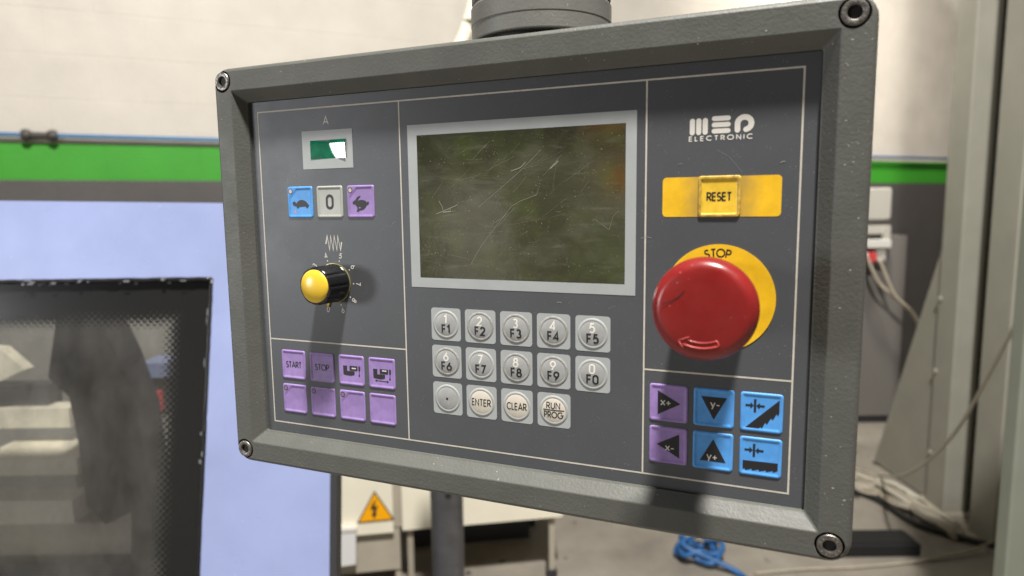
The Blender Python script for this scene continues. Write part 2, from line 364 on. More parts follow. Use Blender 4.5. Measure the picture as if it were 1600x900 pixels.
# screws, each sunk in its own counterbore
SCREWS = ((-21.6, -21.8), (381.2, -21.8), (381.2, 249.6), (-21.6, 249.6))
cut = mk('cutter', *join([([(v[0] + P(x, y)[0], v[1] + P(x, y)[1], v[2]) for v in vs_], fs_) for x, y in SCREWS for vs_, fs_ in [loft([ring(7.4, 2.5, 40), ring(7.4, 9.7, 40), ring(7.9, 10.2, 40), ring(7.9, 14, 40)])]]), M['housing'], panel, sc=mm)
bo = housing.modifiers.new('bore', 'BOOLEAN'); bo.operation = 'DIFFERENCE'; bo.object = cut; bo.solver = 'EXACT'
dg = bpy.context.evaluated_depsgraph_get(); hm = bpy.data.meshes.new_from_object(housing.evaluated_get(dg))
housing.modifiers.clear(); housing.data = hm; hm.materials.clear(); hm.materials.append(M['housing']); bpy.data.objects.remove(cut)
hm.set_sharp_from_angle(angle=math.radians(30))
def screw(x, y):
    c = P(x, y, 9.2); a0 = random.uniform(0, 1)
    vs, fs = loft([ring(6.3, -6, 36), ring(6.3, .9, 36), ring(6.0, 1.3, 36), ring(5.6, 1.4, 36), ring(3.9, 1.4, 36), ring(3.5, 1.2, 36), [(q[0] * .92, q[1] * .92, -.5) for q in ring(3.5, 0, 36)]], True, False)
    h = mk('screw', vs, fs, M['steel'], panel, c, smooth=True, sc=mm)
    flat('hex_socket', ring(3.3, -.3, 6), [tuple(range(6))], M['hole'], h)
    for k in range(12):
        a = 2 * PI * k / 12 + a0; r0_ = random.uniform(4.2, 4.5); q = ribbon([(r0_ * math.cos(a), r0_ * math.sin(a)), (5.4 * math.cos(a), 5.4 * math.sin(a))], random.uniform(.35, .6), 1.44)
        flat('head_mark', *q, M['steel_pale'] if k % 3 else M['steel_dark'], h)
for x, y in SCREWS: screw(x, y)

# printed lines
def line(x0, y0, x1, y1, wd_=.95, k=0):
    a, b = P(x0, y0), P(x1, y1); flat('printed_line', *ribbon([a[:2], b[:2]], wd_, .10 + .02 * k), M['line'], fascia)
e = .47
line(-e, 0, 360 + e, 0); line(-e, 228.1, 360 + e, 228.1); line(0, 0, 0, 228.1, k=1); line(360, 0, 360, 228.1, k=1)
line(117.9, 0, 117.9, 228.1, k=1); line(279.5, 0, 279.5, 228.1, k=1); line(0, 164.6, 117.9, 164.6); line(279.5, 164.6, 360, 164.6)

# screen
def frame(name, x0, y0, x1, y1, a0, b0, a1, b1, m, z=.14, par=None):
    o = [P(x0, y1, z), P(x1, y1, z), P(x1, y0, z), P(x0, y0, z)]; i = [P(a0, b1, z), P(a1, b1, z), P(a1, b0, z), P(a0, b0, z)]
    return flat(name, o + i, [(k, (k + 1) % 4, 4 + (k + 1) % 4, 4 + k) for k in range(4)], m, par or panel)
sf = frame('screen_frame', 123.8, 15.9, 274.1, 121.4, 130.7, 22.7, 267.8, 115.0, M['grey_print'])
a, b = P(130.9, 114.8), P(267.6, 22.9); n = 16; vs = []; fs = []
for j in range(n + 1):
    for i in range(n + 1):
        vs.append((a[0] + (b[0] - a[0]) * i / n, a[1] + (b[1] - a[1]) * j / n, .11))
for j in range(n):
    for i in range(n): fs.append((j * (n + 1) + i, j * (n + 1) + i + 1, (j + 1) * (n + 1) + i + 1, (j + 1) * (n + 1) + i))
screen = flat('screen', vs, fs, M['lcd'], panel)
from_crop = lambda u, v: P(130.7 + (u - 90) / 945 * 137.1, 22.7 + (v - 120) / 690 * 92.3)
def scratch(pts, wd_, par=None, m=None, z=.2): flat('scratch', *ribbon([from_crop(*p)[:2] for p in pts], wd_ * .75, z), m or M['scratch'], par or screen)
scratch([(345, 742), (400, 650), (470, 560), (545, 465), (590, 440), (660, 415)], .28); scratch([(660, 415), (668, 385)], .2)
scratch([(390, 468), (480, 395), (580, 312), (640, 255), (680, 215)], .26); scratch([(180, 498), (240, 475), (288, 455)], .55); scratch([(195, 435), (212, 465), (215, 480)], .45)
scratch([(215, 490), (255, 485)], .9); scratch([(545, 305), (590, 290), (610, 268)], .6); scratch([(430, 300), (560, 240)], .14); scratch([(690, 330), (770, 240)], .14)
scratch([(905, 522), (970, 572), (985, 515), (1010, 490)], .18); scratch([(480, 560), (560, 470)], .16); scratch([(720, 300), (755, 268)], .9)
for i in range(46):
    u, v = random.uniform(110, 1020), random.uniform(150, 790); a = random.uniform(-.3, 1.6); l = random.uniform(2, 7)
    scratch([(u, v), (u + l * math.cos(a), v - l * math.sin(a))], random.uniform(.18, .5))
for i in range(44):
    u, v = random.gauss(500, 210), random.gauss(400, 150); a = random.gauss(.62, .3); l = random.uniform(30, 150)
    if 120 < u < 880 and 170 < v < 720: scratch([(u, v), (u + l * .5 * math.cos(a) + random.uniform(-3, 3), v - l * .5 * math.sin(a)), (u + l * math.cos(a), max(140, v - l * math.sin(a)))], random.uniform(.05, .11))
# scuffs on the film
for (x, y, l, a, wd_) in ((46, 7.4, 5, .5, .35), (277, 88, 6, .05, .45), (226, 127.5, 3, .0, .6), (318, 40, 18, -.75, .18), (350, 48, 2.5, .3, .7), (30, 47, 2, .8, .5), (110, 80, 3, .6, .3), (100, 60, 9, .5, .12), (297, 47, 3, .1, .3), (258, 130, 5, .4, .15)):
    c = P(x, y); flat('scuff', *ribbon([(c[0], c[1]), (c[0] + l * .5 * math.cos(a), c[1] + l * .5 * math.sin(a) + .12 * l), (c[0] + l * math.cos(a), c[1] + l * math.sin(a))], wd_ * .7, .16), M['scuff'], fascia)

# small green display with the letter A
dfm = frame('display_frame', 38.4, 15.4, 80.7, 41.4, 45.4, 22.0, 75.3, 34.7, M['grey_print'])
a, b = P(45.4, 34.7), P(75.3, 22.0); n = 44; vs = []; fs = []
for j in range(n + 1):
    for i in range(n + 1):
        s_, t_ = i / n, j / n; X_, Y_ = s_ * 29.9, t_ * 12.7
        d_ = (X_ - 17.5) + .43 * (Y_ - 6) - .03 * (Y_ - 6) ** 2; top_ = max(0, Y_ - 10.6)
        z = .35 - .012 * X_ + .1 * (math.log1p(math.exp(min(30, 2.2 * d_))) / 2.2) - .16 * top_
        vs.append((a[0] + (b[0] - a[0]) * s_, a[1] + (b[1] - a[1]) * t_, z))
for j in range(n):
    for i in range(n): fs.append((j * (n + 1) + i, j * (n + 1) + i + 1, (j + 1) * (n + 1) + i + 1, (j + 1) * (n + 1) + i))
disp = flat('green_display', vs, fs, M['green'], panel)
for p in disp.data.polygons: p.use_smooth = True
c = P(59.4, 8.9); flat('legend', *text('A', 5.0, .75, at=c[:2], z=.12), M['white'], fascia)
# resistor zigzag
zz = [(54.8, 93.6), (56.2, 88.0), (57.9, 97.8), (59.2, 88.0), (61.0, 97.8), (62.2, 88.0), (64.1, 97.8), (65.2, 88.0), (67.2, 97.8), (68.3, 92.2)]
flat('resistor_symbol', *ribbon([P(*q)[:2] for q in zz], 1.05, .12), M['white'], fascia)

# keys -------------------------------------------------------------
def square_key(x, y, m, rim=None, sw=22.0, led=False, name='key', h=.62):
    c = P(x, y, 0.0); cut = 6.6 if led else 0
    R = lambda i, z, r, cu=0: rr(sw - 2 * i, sw - 2 * i, r, z, 5, cu)
    rings = [R(0, .03, 1.6), R(.12, .5 * h, 1.6), R(.4, .85 * h, 1.5), R(.8, h, 1.3), R(1.2, .97 * h, 1.1, cut), R(1.6, .75 * h, .9, cut), R(2.0, .45 * h, .7, cut), R(2.6, .34 * h, .5, cut)]
    vs, fs = loft(rings, False, True)
    k = mk(name, vs, fs, m, panel, c, smooth=True, sc=mm)
    if rim:
        vs, fs = loft([R(.02, .06, 1.6), R(.10, .5 * h + .04, 1.6), R(.5, h + .04, 1.5), R(1.5, h + .04, 1.0), R(1.9, .5 * h + .02, .8)], False, False)
        mk('rim', vs, fs, rim, k, smooth=True, sc=mm)
    if led:
        flat('lamp_ring', *disc(-sw / 2 + 2.9, sw / 2 - 3.3, 1.9, h + .05, 20, 2.0), M['black'], k)
        flat('lamp', *disc(-sw / 2 + 2.9, sw / 2 - 3.3, 1.35, h + .09, 20, 1.45), led, k)
    return k
lamp_pale = mat('lamp_pale', (.50, .40, .33), .4); lamp_dark = mat('lamp_dark', (.22, .14, .24), .4)
KZ = .32
def rel(pts, x, y): return [(a - x, y - b) for a, b in pts]
# turtle, zero, hare
k = square_key(34.4, 64.2, M['blue'], led=lamp_pale); k['label'] = 'blue key with a tortoise silhouette'
tu = [(27.4, 64.7), (28.0, 63.9), (28.9, 63.6), (30.0, 64.0), (30.8, 65.2), (31.6, 64.2), (32.7, 63.3), (33.9, 62.8), (35.2, 62.6), (36.5, 62.7), (37.8, 63.1), (39.1, 63.7), (40.3, 64.6), (41.2, 65.8), (42.1, 66.5), (41.7, 67.2), (41.2, 67.4), (40.8, 68.4), (39.6, 68.2), (39.1, 67.3), (37.4, 67.2), (35.8, 67.4), (33.4, 67.5), (32.4, 68.5), (30.9, 68.3), (31.3, 67.2), (29.2, 66.8), (27.9, 66.0)]
flat('tortoise_symbol', *poly(list(reversed(rel(tu, 34.4, 64.2))), KZ), M['black'], k)
flat('paint_mark', *poly(rel([(28.6, 70.2), (29.9, 69.4), (30.6, 72.6), (29.6, 72.4)], 34.4, 64.2)[::-1], KZ), mat('pink_mark', (.55, .25, .32), .5), k)
k = square_key(59.9, 64.3, M['key_zero']); k['label'] = 'pale grey key printed with a zero'
flat('legend', *text('0', 8.6, 1.75, width=4.9, z=KZ), M['black'], k)
k = square_key(85.6, 64.4, M['purple'], led=lamp_pale); k['label'] = 'purple key with a running hare silhouette'
ra = [(78.9, 65.4), (79.5, 64.2), (81.3, 63.4), (82.4, 61.7), (83.6, 61.0), (84.7, 60.6), (85.8, 61.0), (84.6, 62.0), (83.7, 62.9), (83.2, 64.0), (84.5, 63.5), (86.0, 63.3), (87.6, 63.4), (89.2, 63.9), (90.3, 64.7), (90.8, 65.4), (91.1, 64.5), (92.1, 64.5), (92.3, 65.5), (91.8, 66.5), (90.3, 67.1), (89.8, 68.0), (88.9, 69.0), (87.5, 69.9), (86.0, 70.3), (84.8, 70.4), (83.3, 71.3), (82.2, 71.2), (82.4, 70.2), (82.9, 69.3), (82.7, 68.1), (81.9, 67.2), (81.4, 66.4), (80.5, 66.2), (79.5, 66.1)]
hs = flat('hare_symbol', *poly(list(reversed(rel(ra, 85.6, 64.4))), KZ), M['black'], k)
flat('legend', *disc(-.9, -4.2, .75, KZ + .03, 12, .45), M['purple'], k)
# purple block lower left
for r_, y in enumerate((183.0, 208.7)):
    for c_, x in enumerate((20.8, 46.5, 72.2, 97.6)):
        k = square_key(x - .3 * r_, y, M['purple'], sw=21.7, led=(lamp_dark if r_ and c_ < 3 else False))
        if r_ == 0 and c_ == 0: flat('legend', *text('START', 4.1, .70, width=13.6, z=KZ, sp=.2), M['black'], k)
        elif r_ == 0 and c_ == 1: flat('legend', *text('STOP', 4.1, .70, width=12.0, z=KZ, sp=.2), M['black'], k)
        elif r_ == 0:
            X, Y = 72.2, 183.0; dy = .3 if c_ == 3 else 0
            gp = [poly(rel([(65.1, 179.9), (65.2, 186.3), (68.2, 186.8), (71.6, 186.9), (74.6, 186.2), (74.8, 183.6), (68.4, 183.6), (68.6, 179.8)], X, Y - dy), KZ),
                  poly(rel([(70.6, 179.7), (70.6, 183.1), (77.3, 183.0), (77.3, 179.7)], X, Y - dy), KZ + .02),
                  cap(rel([(78.9, 180.2)], X, Y - dy)[0], rel([(78.9, 182.2)], X, Y - dy)[0], 1.5, KZ + .03), cap(rel([(78.8, 182)], X, Y - dy)[0], rel([(78.7, 186.2)], X, Y - dy)[0], .45, KZ + .05), disc(*rel([(78.7, 186.3)], X, Y - dy)[0], .65, KZ + .06, 10)]
            if c_ == 3: gp += [ribbon([(-5.4, -5.4), (5.2, -5.6)], .5, KZ), poly([(-5.8, -5.4), (-4.2, -6.3), (-4.2, -4.6)], KZ + .02), poly([(5.6, -5.6), (4.0, -4.7), (4.0, -6.5)], KZ + .02)]
            flat('machine_symbol', *join(gp), M['black'], k)
            flat('legend', *join([cap(rel([(72.9 + q, 181.4 - dy)], X, Y - dy * 0)[0], rel([(74.0 + q, 181.4 - dy)], X, Y)[0], .9, KZ + .09) for q in (0, 1.7)]), M['white'], k)
# number pad
nums = [('1', 'F1'), ('2', 'F2'), ('3', 'F3'), ('4', 'F4'), ('5', 'F5'), ('6', 'F6'), ('7', 'F7'), ('8', 'F8'), ('9', 'F9'), ('0', 'F0'), None, 'ENTER', 'CLEAR', 'RUN']
vs, fs = loft([rr(21.7, 21.7, 2.0, .03), rr(21.7, 21.7, 2.0, .13)], False, True); proto = None
for i, q in enumerate(nums):
    x = 148.9 + 24.93 * (i % 5); y = 145.5 + 25.05 * (i // 5)
    if proto is None: k = proto = mk('key', vs, fs, M['grey_print'], panel, P(x, y), sc=mm)
    else: k = link(bpy.data.objects.new('key', proto.data), panel); k.location = Vector(P(x, y)) * mm
    ro = loft([ring(9.6, .12), ring(9.2, .36), ring(8.7, .56), ring(8.2, .56), ring(7.6, .40)], False, False)
    mk('dome_ring', *ro, M['key_rim'] if i in (1, 2, 3, 5, 7, 8) else M['key_grey'], k, smooth=True, sc=mm)
    cream = isinstance(q, str)
    dz = lambda r: .45 + .55 * (1 - (r / 7.7) ** 2)
    dm = loft([ring(7.7, .42)] + [ring(r, dz(r)) for r in (7.2, 6, 4.5, 3, 1.5, .4)], False, True)
    mk('dome', *dm, M['key_cream'] if cream else M['key_dome'], k, smooth=2, sc=mm)
    def on_dome(g): return [(v[0], v[1], dz(min(7.6, math.hypot(v[0], v[1]))) + .09 + v[2]) for v in g[0]], g[1]
    if q is None: flat('legend', *on_dome(poly([(-.75, -.75), (.75, -.75), (.75, .75), (-.75, .75)], 0)), M['black'], k)
    elif isinstance(q, tuple):
        flat('number', *on_dome(text(q[0], 5.3, 1.05, at=(-.2, 3.5))), M['white'], k)
        flat('legend', *on_dome(text(q[1], 5.1, 1.05, sp=.30, at=(.1, -2.9))), M['black'], k)
    elif q == 'RUN': flat('legend', *on_dome(join([text('RUN', 3.7, .60, width=8.6, at=(-.2, 3.2), sp=.26), text('PROG', 3.7, .60, width=12.2, at=(0, -2.7), sp=.22), ribbon([(-6.8, .3), (-3, .3), (0, .3), (3, .3), (7.0, .3)], .6, .03)])), M['black'], k)
    else: flat('legend', *on_dome(text(q, 4.2, .62, width=13.2, sp=.24)), M['black'], k)
# reset
x, y = 320.1, 65.0
vs, fs = loft([rr(62.2, 21.8, 2.2, .03), rr(62.2, 21.8, 2.2, .12)], False, True); strip = mk('reset_strip', vs, fs, M['yellow_strip'], panel, P(x, y), sc=mm)
k = square_key(319.6, 64.9, M['yellow_key'], rim=M['yellow_rim'], sw=22.4, h=.85); flat('legend', *text('RESET', 4.1, .75, width=12.6, z=.40, sp=.22), M['black'], k)
# axis keys
def arrow_key(x, y, m, tri, s, so):
    k = square_key(x, y, m, sw=22.2); flat('arrow_symbol', *poly(tri, KZ), M['black'], k)
    flat('legend', *text(s, 4.6, .58, z=KZ + .05, at=so, sp=.18), M['white'], k); return k
arrow_key(294.2, 183.6, M['purple'], [(-6.2, 7.1), (-6.1, -7.2), (6.8, 0)], 'x+', (-1.6, .9))
arrow_key(294.4, 208.9, M['purple'], [(-6.7, .1), (6.4, -7.2), (6.2, 7.2)], 'x-', (.9, -.9))
arrow_key(319.5, 183.7, M['blue'], [(-7.0, 6.3), (.1, -6.9), (7.1, 6.3)], 'y-', (.8, 2.6))
arrow_key(319.5, 209.1, M['blue'], [(0.2, 7), (-7, -6.2), (7.3, -6.1)], 'y+', (-.3, -2.8))
def clampsym(x, y, X, Y):
    c = rel([(x, y)], X, Y)[0]; out = [poly([(c[0] - .62, c[1] - 3.8), (c[0] + .62, c[1] - 3.8), (c[0] + .62, c[1] + 3.7), (c[0] - .62, c[1] + 3.7)], KZ)]
    for s_ in (-1, 1):
        t = [(-.7, 0), (-2.4, 1.75), (-2.4, .55), (-5.0, .55), (-5.0, -.55), (-2.4, -.55), (-2.4, -1.75)]
        t = [(c[0] - s_ * a_ * -1 if False else c[0] + s_ * a_, c[1] + b_) for a_, b_ in t]; out.append(poly(t if s_ > 0 else t[::-1], KZ + .03))
    return out
k = square_key(344.9, 183.7, M['blue'], sw=22.2)
s1 = [(336.3, 193.2), (343.6, 193.2), (344.7, 191.7), (345.4, 192.8), (347.0, 189.0), (348.0, 190.0), (349.9, 186.3), (350.9, 187.3), (352.7, 183.6), (353.5, 184.7), (354.6, 181.6), (354.4, 175.4)]
flat('blade_symbol', *join([poly(rel(s1, 344.9, 183.7), KZ)] + clampsym(341.5, 180.0, 344.9, 183.7)), M['black'], k)
k = square_key(345.1, 209.2, M['blue'], sw=22.2)
s2 = [(335.5, 212.0), (335.6, 217.2), (337.2, 216.6), (337.4, 217.6), (340.8, 216.4), (340.9, 217.5), (344.5, 216.3), (344.7, 217.4), (348.2, 216.3), (348.4, 217.3), (351.8, 216.1), (351.9, 217.1), (354.7, 215.8), (354.8, 211.6)]
flat('blade_symbol', *join([poly(rel(s2, 345.1, 209.2), KZ)] + clampsym(341.7, 205.6, 345.1, 209.2)), M['black'], k)

# maker's mark
lg = []
for i, xx in enumerate((304.6, 308.0, 311.4)): lg.append(cap(P(xx, 24.0)[:2], P(xx, 30.2)[:2], 2.75, .12))
for i, yy in enumerate((23.3, 26.6, 29.9)): lg.append(cap(P(316.1, yy)[:2], P(323.3, yy)[:2], 2.6, .12))
pp = [P(328.1, 29.9)[:2], P(328.1, 26.4)[:2]] + [P(331.6 + 3.5 * math.cos(a), 26.6 - 3.3 * math.sin(a))[:2] for a in [PI * (1 - k / 18 * 1.42) for k in range(1, 19)]]
lg.append(ribbon(pp, 2.9, .12)); lg.append(disc(*P(328.1, 29.9)[:2], 1.45, .14, 16)); lg.append(disc(*pp[-1], 1.45, .14, 16))
flat('maker_mark', *join(lg), M['white'], fascia)
c = P(319.4, 33.5); flat('legend', *text('ELECTRONIC', 2.3, .55, width=32.6, z=.12, at=c[:2], sp=.55), M['white'], fascia)

# rotary knob
kx, ky = 60.6, 121.0
body = []
N_ = 96
def flute(r, dep, z):
    out = []
    for i in range(N_):
        a = 2 * PI * i / N_; f_ = abs(math.sin(a * 5)); rr_ = r - dep * (1 - min(1, f_ * 2.2)); out.append((rr_ * math.cos(a), rr_ * math.sin(a), z))
    return out
vs, fs = loft([ring(13.6, .25, N_), ring(13.6, 1.6, N_), flute(13.3, .0, 2.0), flute(13.3, 1.0, 3.0), flute(13.0, 1.0, 19.6), flute(12.7, .6, 20.7), ring(12.1, 21.2, N_)], True, True)
knob = mk('knob', vs, fs, M['knob'], panel, P(kx, ky), smooth=True, sc=mm)
vs, fs = loft([ring(14.0, .05, 48), ring(14.0, .9, 48), ring(13.4, 1.0, 48)], False, False); mk('skirt', vs, fs, M['brass'], knob, smooth=True, sc=mm)
vs, fs = loft([ring(11.3, 20.9, 48), ring(11.25, 21.5, 48), ring(10.8, 22.0, 48), ring(9, 22.7, 48), ring(6, 23.5, 48), ring(3, 23.8, 48), ring(.5, 23.9, 48)], False, True)
mk('cap', vs, fs, M['yellow_cap'], knob, smooth=2, sc=mm)
vs, fs = box(-2.0, 2.0, -1.8, 1.8, 0, .8); vs = [(-7.6, -13.0, .3), (-3.6, -13.4, .3), (-5.6, -17.6, .3), (-7.6, -13.0, 1.1), (-3.6, -13.4, 1.1), (-5.6, -17.6, 1.1)]
mk('pointer', vs, [(0, 1, 2), (3, 5, 4), (0, 3, 4, 1), (1, 4, 5, 2), (2, 5, 3, 0)], M['yellow_cap'], knob, sc=mm)
for k_, ch in enumerate('0123456789'):
    a = math.radians(-108 - 36 * k_); r_ = 20.2
    c = P(kx + r_ * math.cos(a), ky - r_ * math.sin(a))
    flat('dial_number', *text(ch, 3.4, .62, z=.12, at=c[:2], rot=a - PI / 2), M['white'], fascia)
    c = P(kx + 16.3 * math.cos(a), ky - 16.3 * math.sin(a)); flat('dial_dot', *disc(c[0], c[1], .55, .12, 10), M['white'], fascia)

# emergency stop
ex, ey_ = 320.3, 121.0
vs, fs = loft([ring(30.0, .03, 72), ring(30.0, .35, 72)], False, True); plate = mk('stop_plate', vs, fs, M['yellow'], panel, P(ex, ey_), sc=mm)
pts = []
for i, ch in enumerate('STOP'):
    a = math.radians(90 + 13.6 - (0, 7.8, 16.6, 26.0)[i]); pts.append(text(ch, 4.2, .75, z=.45, at=(25.3 * math.cos(a) - .4, 25.3 * math.sin(a)), rot=(a - PI / 2) * .8))
flat('legend', *join(pts), M['black'], plate)
prof = [(16.8, 33), (22.5, 34.2), (25.0, 36.2), (26.2, 39.0), (26.2, 42.0), (25.6, 44.6), (24.4, 46.6), (23.0, 47.9), (21.6, 48.5), (20.5, 48.75), (16, 49.0), (10, 49.3), (4, 49.45), (.4, 49.5)]
EZ, ER = 10.0, .965
prof = [(r * ER, z + EZ) for r, z in prof]
vs, fs = loft([ring(r, z, 72) for r, z in prof], True, True)
mush = mk('stop_button', vs, fs, M['red'], panel, P(ex - 1.2, ey_ - 1.5), smooth=2, sc=mm); mush['label'] = 'large round red emergency stop button'
vs, fs = loft([ring(19, .4, 40), ring(19, 20, 40), ring(16.5, 22, 40), ring(16.5, 44, 40)], False, False); mk('stem', vs, fs, M['dark_stem'], mush, smooth=True, sc=mm)
# raised turning arrow outline
ar = [(-10.6, -14.6), (-5.8, -12.4), (-6.7, -14.2)]
ci = arc(-.3, 3.0, 18.4, 18.4, 250, 293, 10); co = arc(-.3, 3.0, 21.0, 21.0, 294, 247, 10)
out_ = [(-10.9, -14.8), (-5.6, -12.6), (-6.6, -14.4)] + ci + co + [(-8.6, -18.6)]
T_ = []
for p in out_: T_.append((p[0], p[1], 0))
tb = []
for i in range(len(T_)):
    p = Vector(T_[i]);
    r_ = math.hypot(p.x, p.y); zt = 49.1
    T_[i] = (p.x, p.y, 48.95 if r_ < 19.5 else 48.75 - (r_ - 19.5) * .2)
mk('turning_arrow', *tube(T_ + [T_[0]], .42, 6), M['red_edge'], mush, loc=(0, 0, EZ - .1), smooth=2, sc=mm)
gz = [(-19, 2.5), (-15, 4.2), (-11, 6.6), (-8.5, 9.6)]
flat('score_mark', *ribbon(gz, .5, 49.3 + EZ), M['dark_stem'], mush)

# ------------------------------------------------------------------ support arm above the panel
Rp = panel.matrix_world
ac = Rp @ Vector((P(200, 0)[0] * mm, (CY + 31.2) * mm, -.046))
arm = empty('support_arm', ac, 'grey round pipe arm with swivel collar on top of the control panel', 'support arm')
mk('flange', *loft([ring(49, .2, 64), ring(43.4, 2.2, 64), ring(42.5, 3, 64)]), M['collar'], arm, smooth=True, sc=mm)
mk('swivel_joint', *loft([ring(38.9, 2.8, 64), ring(38.9, 6, 64)]), M['hole'], arm, smooth=True, sc=mm)
mk('collar', *loft([ring(45.0, 5.2, 64), ring(45.5, 5.8, 64), ring(45.5, 15.0, 64), ring(45.8, 15.4, 64), ring(45.8, 26, 64), ring(44.8, 27.4, 64)]), M['collar'], arm, smooth=True, sc=mm)
mk('collar', *loft([ring(43.7, 27, 64), ring(43.7, 29.2, 64), ring(44.8, 29.6, 64), ring(45.3, 30.6, 64), ring(45.3, 75, 64), ring(40.7, 80, 64)]), M['collar'], arm, smooth=True, sc=mm)
mk('pipe', *loft([ring(30, 78, 40), ring(30, 1300, 40)]), M['housing'], arm, smooth=True, sc=mm)

# ------------------------------------------------------------------ floor and wall
fl = mk('floor', [(-6, -4, 0), (9, -4, 0), (9, 12, 0), (-6, 12, 0)], [(0, 1, 2, 3)], M['floor']); tag(fl, kind='structure')
W0 = Vector((-2.25, 3.0, 0)); WD = Vector((.916, .4007, 0)).normalized(); WN = Vector((WD.y, -WD.x, 0))
wall = bpy.data.objects.new('wall', None)
def wp(s, z, d=0): q = W0 + WD * s + WN * d; return Vector((q.x, q.y, z))
vs = [wp(s, z, d) for s in (-2.5, 12) for z in (0, 4.2) for d in (-.2, 0)]
wall = mk('wall', vs, [(0, 1, 3, 2), (4, 6, 7, 5), (0, 4, 5, 1), (2, 3, 7, 6), (0, 2, 6, 4), (1, 5, 7, 3)], M['wall']); tag(wall, kind='structure')
courses = [.0, .19, .385, .58, .775, .97, 1.165, 1.355, 1.55, 1.745, 1.908, 2.103, 2.298, 2.493, 2.688, 2.883, 3.078, 3.27]
def block_mesh(L_, H_):
    g = .0012
    r0 = lambda i, z: rr(L_ - 2 * g - 2 * i, H_ - 2 * g - 2 * i, .004, z, 1)
    vs, fs = loft([r0(0, -.002), r0(0, .0002), r0(.003, .0009)], False, True)
    me = bpy.data.meshes.new('block'); me.from_pydata(vs, [], fs); me.materials.append(M['wall']); return me
cache = {}
BR = Matrix(((WD.x, 0, WN.x, 0), (WD.y, 0, WN.y, 0), (0, 1, 0, 0), (0, 0, 0, 1)))
for i in range(len(courses) - 1):
    z0, z1 = courses[i], courses[i + 1]; H_ = round(z1 - z0, 3)
    if H_ not in cache: cache[H_] = block_mesh(.4, H_)
    s_ = -.6 + (.2 if i % 2 else 0)
    while s_ < 7.4:
        if z0 >= 1.5 or s_ > 4.8:
            o = link(bpy.data.objects.new('block', cache[H_]))
            q = wp(s_ + .2, (z0 + z1) / 2, random.uniform(0, .0003)); B2 = BR.copy(); B2.translation = q; o.matrix_world = B2
            o.parent = wall; o.matrix_parent_inverse = wall.matrix_world.inverted()
        s_ += .4
# pipe along the wall
pb = mk('wall_pipe', *tube([wp(-1, 1.938, .03), wp(3, 1.938, .03), wp(8, 1.938, .03)], .010, 10), M['pipe_blue'], smooth=2)
tag(pb, 'thin blue pipe running along the cream wall above the green band', 'pipe')
def hit_wall(u, v, d=0):
    r = ray(u, v); t = ((W0 + WN * d - EYE).dot(WN)) / r.dot(WN); return EYE + r * t
for sd in (0,):
    A_, B_ = hit_wall(43, 212, .03), hit_wall(80, 213, .03); A_.z = B_.z = 1.938
    ax = (B_ - A_).normalized()
    cl = empty('pipe_coupling', (A_ + B_) / 2, 'dark double pipe coupling on the blue wall pipe', 'pipe coupling')
    prof = [(-.068, .012), (-.066, .022), (-.050, .027), (-.034, .022), (-.028, .014), (.028, .014), (.034, .022), (.050, .027), (.066, .022), (.068, .012)]
    ys = Vector((0, 0, 1)); xs = ax.cross(ys)
    mk('coupling_body', *loft([[tuple(ax * t + (xs * math.cos(k * PI / 8) + ys * math.sin(k * PI / 8)) * r) for k in range(16)] for t, r in prof]), M['clamp'], cl, smooth=True)
    for t in (-.05, .05): mk('bolt', *tube([ax * t + Vector((0, 0, -.03)), ax * t + Vector((0, 0, -.012))], .008, 8), M['clamp'], cl)

# ------------------------------------------------------------------ machine with window on the left
lean = math.radians(12); FU = Vector((0, math.sin(lean), math.cos(lean))); FN = Vector((0, -math.cos(lean), math.sin(lean)))
F0 = EYE + ray(320, 600) * 1.06
def face(u, v, d=0.0):
    r = ray(u, v); t = ((F0 + FN * d) - EYE).dot(FN) / r.dot(FN); return EYE + r * t
saw = empty('saw_machine', (-.75, 1.0, 0), 'lavender machine with a black bordered window beside the control panel', 'machine')
SO = saw.location
def sp(v): return tuple(Vector(v) - SO)
outer = [face(-260, 1310), face(512, 1310), face(519, 319), face(-260, 311)]
inner = [face(-170, 1190), face(296.5, 1190), face(330.7, 435), face(-170, 442)]
TH = .022
vs = [sp(p) for p in [q - FN * TH for q in outer] + outer + inner + [q - FN * TH for q in inner]]
mk('door_panel', *loft([vs[0:4], [tuple(Vector(a) - 0 * FN) for a in vs[4:8]], vs[8:12], vs[12:16]], False, False), M['lavender'], saw)
# window glass: own local frame (x right, y up, z out of the door), origin at the window's upper right corner
gm, N, K, gb, gs, mth, tc = mat_glass()
ga = (inner[2] - inner[3]).normalized(); gu = (FN.cross(ga)).normalized()
def loc2(p): d = p - inner[2]; return (d.dot(ga), d.dot(gu), 0)
g4 = [loc2(q) for q in inner]
glass = mk('window_glass', [(x, y, z) for z in (-.006, 0) for x, y, _ in [(g4[0][0], g4[0][1], 0), (g4[1][0], g4[1][1], 0), (g4[2][0], g4[2][1], 0), (g4[3][0], g4[3][1], 0)]],
           [(0, 1, 2, 3), (7, 6, 5, 4), (0, 4, 5, 1), (1, 5, 6, 2), (2, 6, 7, 3), (3, 7, 4, 0)], gm, saw)
GO = inner[2] - FN * .010
GM = Matrix(((ga.x, gu.x, FN.x, GO.x - SO.x), (ga.y, gu.y, FN.y, GO.y - SO.y), (ga.z, gu.z, FN.z, GO.z - SO.z), (0, 0, 0, 1)))
glass.matrix_local = GM
